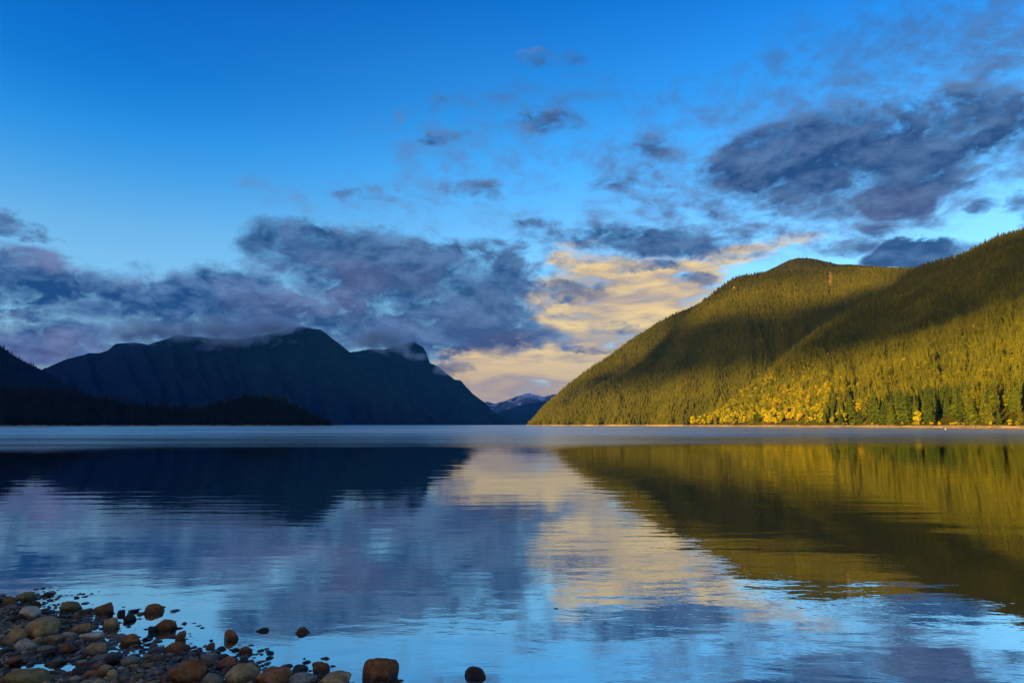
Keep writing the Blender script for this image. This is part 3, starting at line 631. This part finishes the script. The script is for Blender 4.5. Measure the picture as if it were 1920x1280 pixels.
# ------------------------------------------------------------------ near shore: bed, stones, pebbles
WL = [(-1500, 1040), (-600, 1078), (-200, 1100), (0, 1114), (60, 1120), (120, 1130), (185, 1146), (225, 1168), (262, 1196), (330, 1206), (400, 1222), (470, 1238), (540, 1248), (600, 1258), (650, 1275), (690, 1310), (760, 1400), (1000, 1700), (1600, 2600)]
W2 = np.array([onplane(*p)[:2] for p in WL])
W2 = np.concatenate([[W2[0] + (W2[0] - W2[1]) * 2], W2])
def inland(xy):
    """signed distance from the waterline, positive on land"""
    xy = np.asarray(xy, float); best = np.full(xy.shape[:-1], 1e9); sg = np.zeros(xy.shape[:-1])
    for a, b_ in zip(W2[:-1], W2[1:]):
        d = b_ - a; t = np.clip(((xy - a) @ d) / (d @ d), 0, 1); q = a + t[..., None] * d; r = xy - q; L = np.hypot(r[..., 0], r[..., 1]); c = d[0] * r[..., 1] - d[1] * r[..., 0]
        k = L < best; best = np.where(k, L, best); sg = np.where(k, -np.sign(c), sg)
    return best * sg
def bed(xy):
    d = inland(xy); p = np.concatenate([xy * .9, np.zeros(xy.shape[:-1] + (1,))], -1)
    z = np.where(d > 0, .030 * d, np.where(d > -2.2, .045 * d, .045 * -2.2 + .12 * (d + 2.2))) + fbm(p * 1.3, 3, 41) * .028 * np.clip(.4 + np.abs(d), 0, 1) - .012
    # a shallow pool left in the stones at the lower left
    q = onplane(75, 1254)[:2]; z = z - .11 * np.exp(-(((xy[..., 0] - q[0]) / .34) ** 2 + ((xy[..., 1] - q[1]) / .10) ** 2))
    return z
gx = np.concatenate([np.linspace(-70, -9, 60)[:-1], np.arange(-9, 2.4, .05), np.linspace(2.4, 8, 20)[1:]]); gy = np.concatenate([np.linspace(-12, 2.6, 24)[:-1], np.arange(2.6, 9.6, .05), np.linspace(9.6, 40, 30)[1:]])
XY = np.stack(np.meshgrid(gx, gy, indexing='ij'), -1); Z = np.maximum(bed(XY), -1.2)
I = np.arange(XY.shape[0] * XY.shape[1]).reshape(XY.shape[:2]); f = np.stack([I[:-1, :-1], I[1:, :-1], I[1:, 1:], I[:-1, 1:]], -1).reshape(-1, 4)
m, T, b = mat('wet_gravel'); P_ = T.new('ShaderNodeNewGeometry').outputs['Position']
vo = T.new('ShaderNodeTexVoronoi'); T.put(vo.inputs['Vector'], P_); vo.inputs['Scale'].default_value = 55
c = T.mix(.6, T.ramp(T.noise(P_, 30, 4), [(.3, (.016, .012, .008)), (.7, (.06, .042, .025))]), T.ramp(T.xyz(vo.outputs['Color'])[0], [(0, (.016, .013, .01)), (.5, (.055, .038, .02)), (1, (.12, .085, .05))]))
T.put(b.inputs['Base Color'], c); T.put(b.inputs['Roughness'], T.lstep(T.xyz(P_)[2], 0, .08, .25, .75))
bp = T.new('ShaderNodeBump'); bp.inputs['Strength'].default_value = 1; bp.inputs['Distance'].default_value = .012; bp.invert = True; T.put(bp.inputs['Height'], vo.outputs['Distance']); T.put(b.inputs['Normal'], bp.outputs[0])
obj('lake_shore', mesh('lake_shore', np.concatenate([XY, Z[..., None]], -1).reshape(-1, 3), f, [m], True), kind='structure')

STONE = {}
def stone_mat(name, c1, c2, c3):
    m, T, b = mat(name + '_stone'); tc = T.new('ShaderNodeTexCoord').outputs['Object']; g = T.new('ShaderNodeNewGeometry'); oi = T.new('ShaderNodeObjectInfo')
    v = T.vm('ADD', tc, T.vm('MULTIPLY', T.cxyz(oi.outputs['Random'], oi.outputs['Random'], oi.outputs['Random']), (31, 17, 53)))
    n = T.noise(v, 2.6, 8, .68, .4); c = T.ramp(n, [(.30, c1), (.5, c2), (.70, c3)])
    sp = T.noise(v, 22, 3, .6); c = T.mix(T.sstep(sp, .60, .72), c, (.42, .39, .34, 1)); c = T.mix(T.sstep(T.noise(v, 13, 4, .6), .62, .70), c, (.02, .018, .016, 1))
    hs = T.new('ShaderNodeHueSaturation'); T.put(hs.inputs['Color'], c); T.put(hs.inputs['Value'], T.lstep(oi.outputs['Random'], 0, 1, .7, 1.25))
    z = T.xyz(g.outputs['Position'])[2]; wet = T.sstep(T.m('ADD', z, T.m('MULTIPLY', T.m('SUBTRACT', n, .5), .06)), .075, .02)
    T.put(b.inputs['Base Color'], T.mix(wet, hs.outputs[0], T.mix(1.0, hs.outputs[0], (.32, .30, .28, 1), 'MULTIPLY')))
    T.put(b.inputs['Roughness'], T.lstep(wet, 0, 1, .8, .28)); b.inputs['Specular IOR Level'].default_value = .22
    bp = T.new('ShaderNodeBump'); bp.inputs['Strength'].default_value = .7; bp.inputs['Distance'].default_value = .03; T.put(bp.inputs['Height'], T.noise(v, 9, 7, .65)); T.put(b.inputs['Normal'], bp.outputs[0])
    STONE[name] = m
stone_mat('tan', (.24, .12, .035), (.50, .28, .10), (.70, .44, .20)); stone_mat('grey', (.18, .125, .075), (.36, .26, .17), (.55, .42, .29))
stone_mat('rust', (.14, .042, .010), (.34, .11, .028), (.50, .20, .06)); stone_mat('olive', (.13, .080, .022), (.27, .17, .05), (.40, .27, .10)); stone_mat('dark', (.03, .018, .010), (.07, .042, .022), (.13, .085, .05))
stone_mat('pale', (.46, .30, .15), (.70, .49, .29), (.84, .63, .42))
def rock_shape(seed, sub, rough=.22, planes=7):
    g = np.random.default_rng(seed); v, f = ico(sub); v = v * (1 + rough * fbm(v * 1.1 + seed * 3.7, 3, seed)[:, None])
    for k in range(planes):
        n = g.normal(size=3); n /= np.linalg.norm(n); d = g.uniform(.52, .86); e = np.maximum(0, v @ n - d); v = v - n * (e * .93)[:, None]
    v = v * (1 + .035 * fbm(v * 4.5, 3, seed + 50)[:, None]); v -= (v.max(0) + v.min(0)) / 2; v /= (v.max(0) - v.min(0)) / 2
    return v, f
SHAPES = [rock_shape(700 + k, 3, .2, 4 + k % 5) for k in range(14)]
SM = {}
def stone_mesh(k, c):
    if (k, c) not in SM: SM[(k, c)] = mesh('stone', SHAPES[k][0], SHAPES[k][1], [STONE[c]], True)
    return SM[(k, c)]
placed = []
def bed1(x, y): return float(bed(np.array([[x, y]]))[0])
# photo pixel of the foot, width and height in pixels, colour, sink, label
BIG = [(710, 1276, 66, 62, 'rust', 'largest boulder, brown and blocky, standing in the water near the bottom edge'), (893, 1270, 46, 36, 'dark', 'dark rounded stone alone in the water at far right of all the stones'), (430, 1200, 27, 31, 'rust', 'dark brown egg-shaped stone standing in open water'),
       (491, 1184, 32, 20, 'dark', 'low blackish stone in open water between two brown ones'), (565, 1188, 27, 26, 'rust', 'red-brown pointed stone farthest out of the three in open water'), (680, 1214, 18, 9, 'dark', 'small flat dark stone awash above the largest boulder'), (752, 1217, 8, 5, 'dark', 'tiny dark stone tip right of the flat stone awash'),
       (782, 1246, 14, 9, 'dark', 'small dark stone in water between the two boulders'), (750, 1277, 20, 12, 'rust', 'small brown stone touching the foot of the largest boulder'), (1040, 1143, 32, 8, 'dark', 'thin dark stone just breaking the surface, out on the open lake'),
       (283, 1149, 30, 22, 'rust', 'orange-brown round stone in water off the pebble beach'), (305, 1182, 36, 28, 'rust', 'wide red-brown stone in the shallows beside the beach'), (282, 1188, 17, 20, 'dark', 'dark upright stone left of the wide red-brown one in shallows'), (336, 1198, 17, 22, 'rust', 'small stacked-looking brown stone right of the wide red-brown one'),
       (238, 1165, 20, 16, 'dark', 'dark angular stone at the beach edge in shallow water'), (226, 1152, 16, 14, 'dark', 'dark stone at the tip of the beach edge, upper of a pair'), (246, 1148, 16, 9, 'dark', 'small dark stone left of the orange-brown round one'), (190, 1152, 32, 25, 'rust', 'brown hump-shaped stone at the water edge of the beach'),
       (88, 1117, 16, 8, 'dark', 'small black stone in the water above the beach, far left'), (157, 1132, 16, 7, 'dark', 'low black stone in the water above the hump-shaped one'), (345, 1170, 14, 10, 'olive', 'small olive stone in the shallows right of the wide brown one'), (378, 1177, 13, 8, 'dark', 'small dark stone farthest right off the pebble beach shallows'),
       (324, 1147, 24, 9, 'dark', 'flat grey-black slab stone right of the orange-brown round one'), (350, 1150, 9, 6, 'dark', 'tiny black stone right of the flat slab'), (275, 1200, 17, 9, 'dark', 'flat dark stone in a shallow inlet of the beach'), (330, 1180, 22, 9, 'dark', 'low dark stone touching the wide red-brown one'), (458, 1224, 28, 16, 'rust', 'brown wedge stone at the outer pebble edge'),
       (504, 1236, 15, 11, 'dark', 'small dark stone at the outer pebble edge, centre'), (608, 1236, 20, 14, 'rust', 'rust stone at the tip of the lower pebble spit'), (600, 1262, 30, 30, 'rust', 'brown leaning stone on the lower pebble spit'),
       (40, 1128, 24, 20, 'olive', 'olive round stone at the top of the beach, second from left edge'), (10, 1136, 22, 20, 'rust', 'brown stone at the left frame edge atop the beach'), (125, 1146, 38, 24, 'olive', 'broad olive stone at the top edge of the beach'), (50, 1160, 36, 26, 'pale', 'pale knobbly stone near the upper left of the beach'),
       (65, 1196, 64, 38, 'tan', 'long tan boulder, largest in the upper beach'), (18, 1206, 44, 34, 'tan', 'speckled tan boulder at the left edge of the beach'), (147, 1188, 32, 22, 'tan', 'tan domed stone in the middle of the upper beach'), (168, 1200, 38, 18, 'pale', 'smooth pale oval stone in the middle of the beach'), (125, 1198, 28, 14, 'pale', 'pale flat stone left of the smooth oval one'),
       (204, 1178, 26, 28, 'tan', 'yellowish upright stone near the beach edge'), (60, 1214, 19, 22, 'tan', 'small golden-tan block below the long tan boulder'), (40, 1222, 40, 24, 'grey', 'grey-green flattish stone under the long tan boulder'), (122, 1224, 32, 18, 'rust', 'yellow-brown stone right of the grey-green flattish one'), (170, 1228, 44, 22, 'tan', 'long beige sloping stone in mid beach'),
       (240, 1208, 36, 24, 'rust', 'brown flat-topped stone beside the shallow inlet'), (240, 1250, 34, 22, 'grey', 'mottled grey stone in the lower middle of the beach'), (342, 1282, 60, 50, 'rust', 'large rough rust boulder at the bottom edge'), (396, 1288, 48, 30, 'grey', 'light grey boulder right of the rough rust one'),
       (447, 1282, 54, 40, 'tan', 'angular tan boulder at the bottom edge'), (376, 1260, 28, 22, 'rust', 'brown stone behind the light grey boulder'), (38, 1285, 76, 30, 'olive', 'broad olive-grey boulder at the bottom left corner'), (505, 1290, 76, 34, 'rust', 'wide rust boulder low at the bottom edge'), (620, 1290, 62, 30, 'tan', 'wide tan boulder cut by the bottom edge, right'),
       (562, 1288, 50, 24, 'grey', 'grey boulder between the wide rust and wide tan ones'), (422, 1254, 38, 22, 'rust', 'brown angular stone above the angular tan boulder'), (325, 1224, 42, 22, 'rust', 'brown ridge-shaped stone at the pebble edge'), (290, 1240, 26, 14, 'tan', 'small tan stone below the ridge-shaped brown one'), (100, 1246, 30, 16, 'olive', 'olive stone above the shallow pool'), (190, 1262, 30, 16, 'tan', 'yellow-tan stone low on the beach'), (155, 1250, 26, 14, 'rust', 'orange-brown stone right of the shallow pool')]
rd = random.Random(3)
for k, (px, py, wp, hp, c, lb) in enumerate(BIG):
    q = onplane(px, py, 0.0); zb = bed1(q[0], q[1])
    if zb > 0: q = onplane(px, py, zb)
    dist = np.linalg.norm(q - np.array((0, 0, CAM_H))); w = wp / F * dist * (.92 if zb < 0 else .80); h = hp / F * dist
    v, f = rock_shape(900 + k, 4, .24, 11); sx, sy, sz = w / 2, w / 2 * rd.uniform(.75, 1.0), max(h * .47, w * .21)
    v = v * (sx, sy, sz); me = mesh('stone', v / w * 2, f, [STONE[c]], True)
    floor = max(zb, -.12) if zb < 0 else zb
    o = obj('stone', me, label=lb, cat='stone', loc=(q[0], q[1] + sy * .6, max(zb, -.05) + sz * .38)); o.scale = (w / 2,) * 3
    placed.append((q[0], q[1] + sy * .6, max(sx, sy)))
names = ['tan', 'grey', 'rust', 'olive', 'dark', 'pale']; wts = [.22, .18, .22, .12, .22, .04]
CN = dict(tan='tan', grey='grey', rust='rusty brown', olive='olive', dark='blackish', pale='pale')
NEAR = [(i, t) for i, t in ((9 + 4, 'small stacked-looking stone'), (14, 'dark angular stone'), (17, 'brown hump-shaped stone'), (24, 'flat dark inlet stone'), (26, 'brown wedge stone'), (27, 'small dark outer stone'), (29, 'brown leaning stone'), (30, 'olive round stone'), (31, 'brown left-edge stone'), (32, 'broad olive stone'), (33, 'pale knobbly stone'),
        (34, 'long tan boulder'), (35, 'speckled tan boulder'), (36, 'tan domed stone'), (37, 'smooth pale oval stone'), (38, 'pale flat stone'), (39, 'yellowish upright stone'), (40, 'golden-tan block'), (41, 'grey-green flattish stone'), (42, 'yellow-brown stone'), (43, 'long beige sloping stone'), (44, 'brown flat-topped stone'), (45, 'mottled grey stone'),
        (46, 'rough rust boulder'), (47, 'light grey boulder'), (48, 'angular tan boulder'), (49, 'brown stone behind the grey boulder'), (50, 'broad olive-grey boulder'), (51, 'wide rust boulder'), (52, 'wide tan boulder'), (53, 'grey bottom-edge boulder'), (54, 'brown angular stone'), (55, 'brown ridge-shaped stone'), (56, 'small tan stone by the ridge'), (57, 'olive stone above the pool'), (58, 'yellow-tan low stone'), (59, 'orange-brown stone by the pool'))]
def stone_label(x, y, c, r):
    i, t = min(NEAR, key=lambda n_: (placed[n_[0]][0] - x) ** 2 + (placed[n_[0]][1] - y) ** 2); bx, by = placed[i][:2]
    side = ('left of' if x < bx else 'right of') if abs(x - bx) > abs(y - by) * .6 else ('behind' if y > by else 'in front of')
    return '%s %s stone lying %s the %s' % ('fist-sized' if r > .05 else 'small', CN[c], side, t)
cnt = 0; tries = 0
while cnt < 240 and tries < 40000:
    tries += 1
    px = rd.uniform(-60, 700); py = rd.uniform(1118, 1330); q = onplane(px, py, 0); d = float(inland(np.array([q[:2]]))[0])
    if d < -.30 or (d < .05 and rd.random() < .65): continue
    r = rd.uniform(.024, .055) if rd.random() < .72 else rd.uniform(.055, .09)
    if any((q[0] - a) ** 2 + (q[1] - b_) ** 2 < (r + c_) ** 2 * .72 for a, b_, c_ in placed): continue
    z = bed1(q[0], q[1]); c = rd.choices(names, wts)[0]
    if d < .12: c = rd.choice(['dark', 'rust', 'dark', 'olive'])
    fl = rd.uniform(.38, .7); o = obj('stone', stone_mesh(rd.randrange(14), c), label=stone_label(q[0], q[1], c, r), cat='stone', group='loose %s beach stones' % c, loc=(q[0], q[1], z + r * fl * .45)); o.scale = (r * rd.uniform(.9, 1.25), r * rd.uniform(.8, 1.1), r * fl)
    o.rotation_euler = (rd.gauss(0, .15), rd.gauss(0, .15), rd.uniform(0, 6.28)); placed.append((q[0], q[1], r)); cnt += 1
# the uncountable small pebbles between them
m, T, b = mat('pebble_mix'); g = T.new('ShaderNodeNewGeometry'); ri = g.outputs['Random Per Island']
c = T.ramp(ri, [(0, (.03, .026, .02)), (.15, (.15, .125, .095)), (.3, (.30, .18, .07)), (.45, (.11, .06, .025)), (.6, (.38, .29, .19)), (.75, (.22, .095, .025)), (.88, (.14, .11, .035)), (1, (.55, .42, .30))], 'CONSTANT')
c = T.mix(.5, c, T.mix(1, c, T.ramp(T.noise(g.outputs['Position'], 60, 5, .7), [(.3, (.4, .4, .4)), (.7, (1.4, 1.35, 1.3))]), 'MULTIPLY'))
wet = T.sstep(T.xyz(g.outputs['Position'])[2], .035, .008); T.put(b.inputs['Base Color'], T.mix(wet, c, T.mix(1, c, (.4, .38, .36, 1), 'MULTIPLY'))); T.put(b.inputs['Roughness'], T.lstep(wet, 0, 1, .7, .22)); b.inputs['Specular IOR Level'].default_value = .3
pv = []; pf = []; n = 0; base = [rock_shape(1200 + k, 2, .15, 4) for k in range(8)]
N = 24000; px = rng.uniform(-120, 760, N); py = 1090 + 266 * rng.random(N) ** .9; Q = np.array([onplane(a, b_, 0)[:2] for a, b_ in zip(px, py)]); dd = inland(Q); keep = (dd > -1.3) & ((dd > .06) | (rng.random(N) < .42)); Q = Q[keep]; dd = dd[keep]; ZB = bed(Q)
R = rng.uniform(.009, .026, len(Q)) * np.where(rng.random(len(Q)) < .12, 1.7, 1); big = np.array(placed)
ok = np.ones(len(Q), bool)
for a, b_, r in placed: ok &= (Q[:, 0] - a) ** 2 + (Q[:, 1] - b_) ** 2 > (r * .8) ** 2
Q, ZB, R = Q[ok], ZB[ok], R[ok]
for k in range(len(Q)):
    v, f_ = base[k % 8]; a = rng.uniform(0, 6.28); ca, sa = math.cos(a), math.sin(a); s_ = np.array((1.15, .85, rng.uniform(.4, .7))) * R[k]; w = v * s_
    w = np.stack([w[:, 0] * ca - w[:, 1] * sa, w[:, 0] * sa + w[:, 1] * ca, w[:, 2]], 1) + (Q[k, 0], Q[k, 1], ZB[k] + s_[2] * .45); pv.append(w); pf.append(f_ + n); n += len(v)
po = obj('pebbles', mesh('pebbles', np.concatenate(pv), np.concatenate(pf), [m], True), kind='stuff', label='small mixed pebbles packed between the larger beach stones', cat='pebbles')

# ------------------------------------------------------------------ air
def box_mesh(name, s0, s1, a0, a1, z0, z1):
    v = [sunframe(s_, a_, z_) for z_ in (z0, z1) for s_, a_ in ((s0, a0), (s1, a0), (s1, a1), (s0, a1))]
    return mesh(name, np.array(v), [(3, 2, 1, 0), (4, 5, 6, 7), (1, 5, 4, 0), (2, 6, 5, 1), (3, 7, 6, 2), (0, 4, 7, 3)])
HAZE = 2.7e-5
hm, T, b = mat('evening_haze'); T.n.remove(b); pvn = T.new('ShaderNodeVolumePrincipled'); pvn.inputs['Color'].default_value = (.02, .27, 1.0, 1); pvn.inputs['Density'].default_value = HAZE; pvn.inputs['Anisotropy'].default_value = .0
T.l.new(pvn.outputs[0], T.n['Material Output'].inputs['Volume'])
hz = box_mesh('haze', -2500, 10500, -9100, 2000, -3, 680); hz.materials.append(hm)
obj('haze', hz, kind='stuff', label='thin blue evening haze filling the valley', cat='haze')

# ------------------------------------------------------------------ low cloud draped over the left ridges
mm_, T, b = mat('ridge_cloud'); T.n.remove(b); tc = T.new('ShaderNodeTexCoord').outputs['Object']; P_ = T.new('ShaderNodeNewGeometry').outputs['Position']
ln = T.new('ShaderNodeVectorMath', operation='LENGTH'); T.put(ln.inputs[0], tc)
fall = T.m('SUBTRACT', 1.0, T.m('MULTIPLY', ln.outputs['Value'], ln.outputs['Value']))
nz = T.noise(T.vm('MULTIPLY', P_, (1, 1, 1.5)), .0075, 6, .62, .3)
den = T.m('MULTIPLY', T.m('MAXIMUM', T.m('ADD', T.m('MULTIPLY', fall, 1.0), T.m('SUBTRACT', T.m('MULTIPLY', T.m('SUBTRACT', nz, .5), 3.8), .36)), 0.0), .020)
pvn = T.new('ShaderNodeVolumePrincipled'); pvn.inputs['Color'].default_value = (.80, .88, 1.0, 1); T.put(pvn.inputs['Density'], den); T.l.new(pvn.outputs[0], T.n['Material Output'].inputs['Volume'])
cv, cf = ico(3)
for k, (px, py, D, rx, ry, rz, lb) in enumerate(((420, 622, 3540, 430, 150, 105, 'wispy low cloud draped over the crest of the left mountain'), (520, 606, 3600, 200, 120, 75, 'thin cloud shred beside the rounded peak of the left mountain'),
                                     (712, 638, 4360, 300, 150, 110, 'low cloud lying in the saddle between the two left peaks'), (775, 668, 4300, 110, 80, 48, 'small bright cloud wisp on the shoulder of the far left peak'), (265, 622, 3560, 230, 110, 80, 'thin cloud on the left shoulder of the left mountain'), (850, 690, 4300, 170, 90, 55, 'pale cloud drifting off the right flank of the far left peak'))):
    c = at(px, py, D); me = mesh('cloud', cv * (1 + .12 * fbm(cv * 2 + k, 2, k))[:, None], cf, [mm_]); o = obj('cloud', me, label=lb, cat='cloud', group='clouds on the left ridges', loc=tuple(c)); o.scale = (rx, ry, rz)
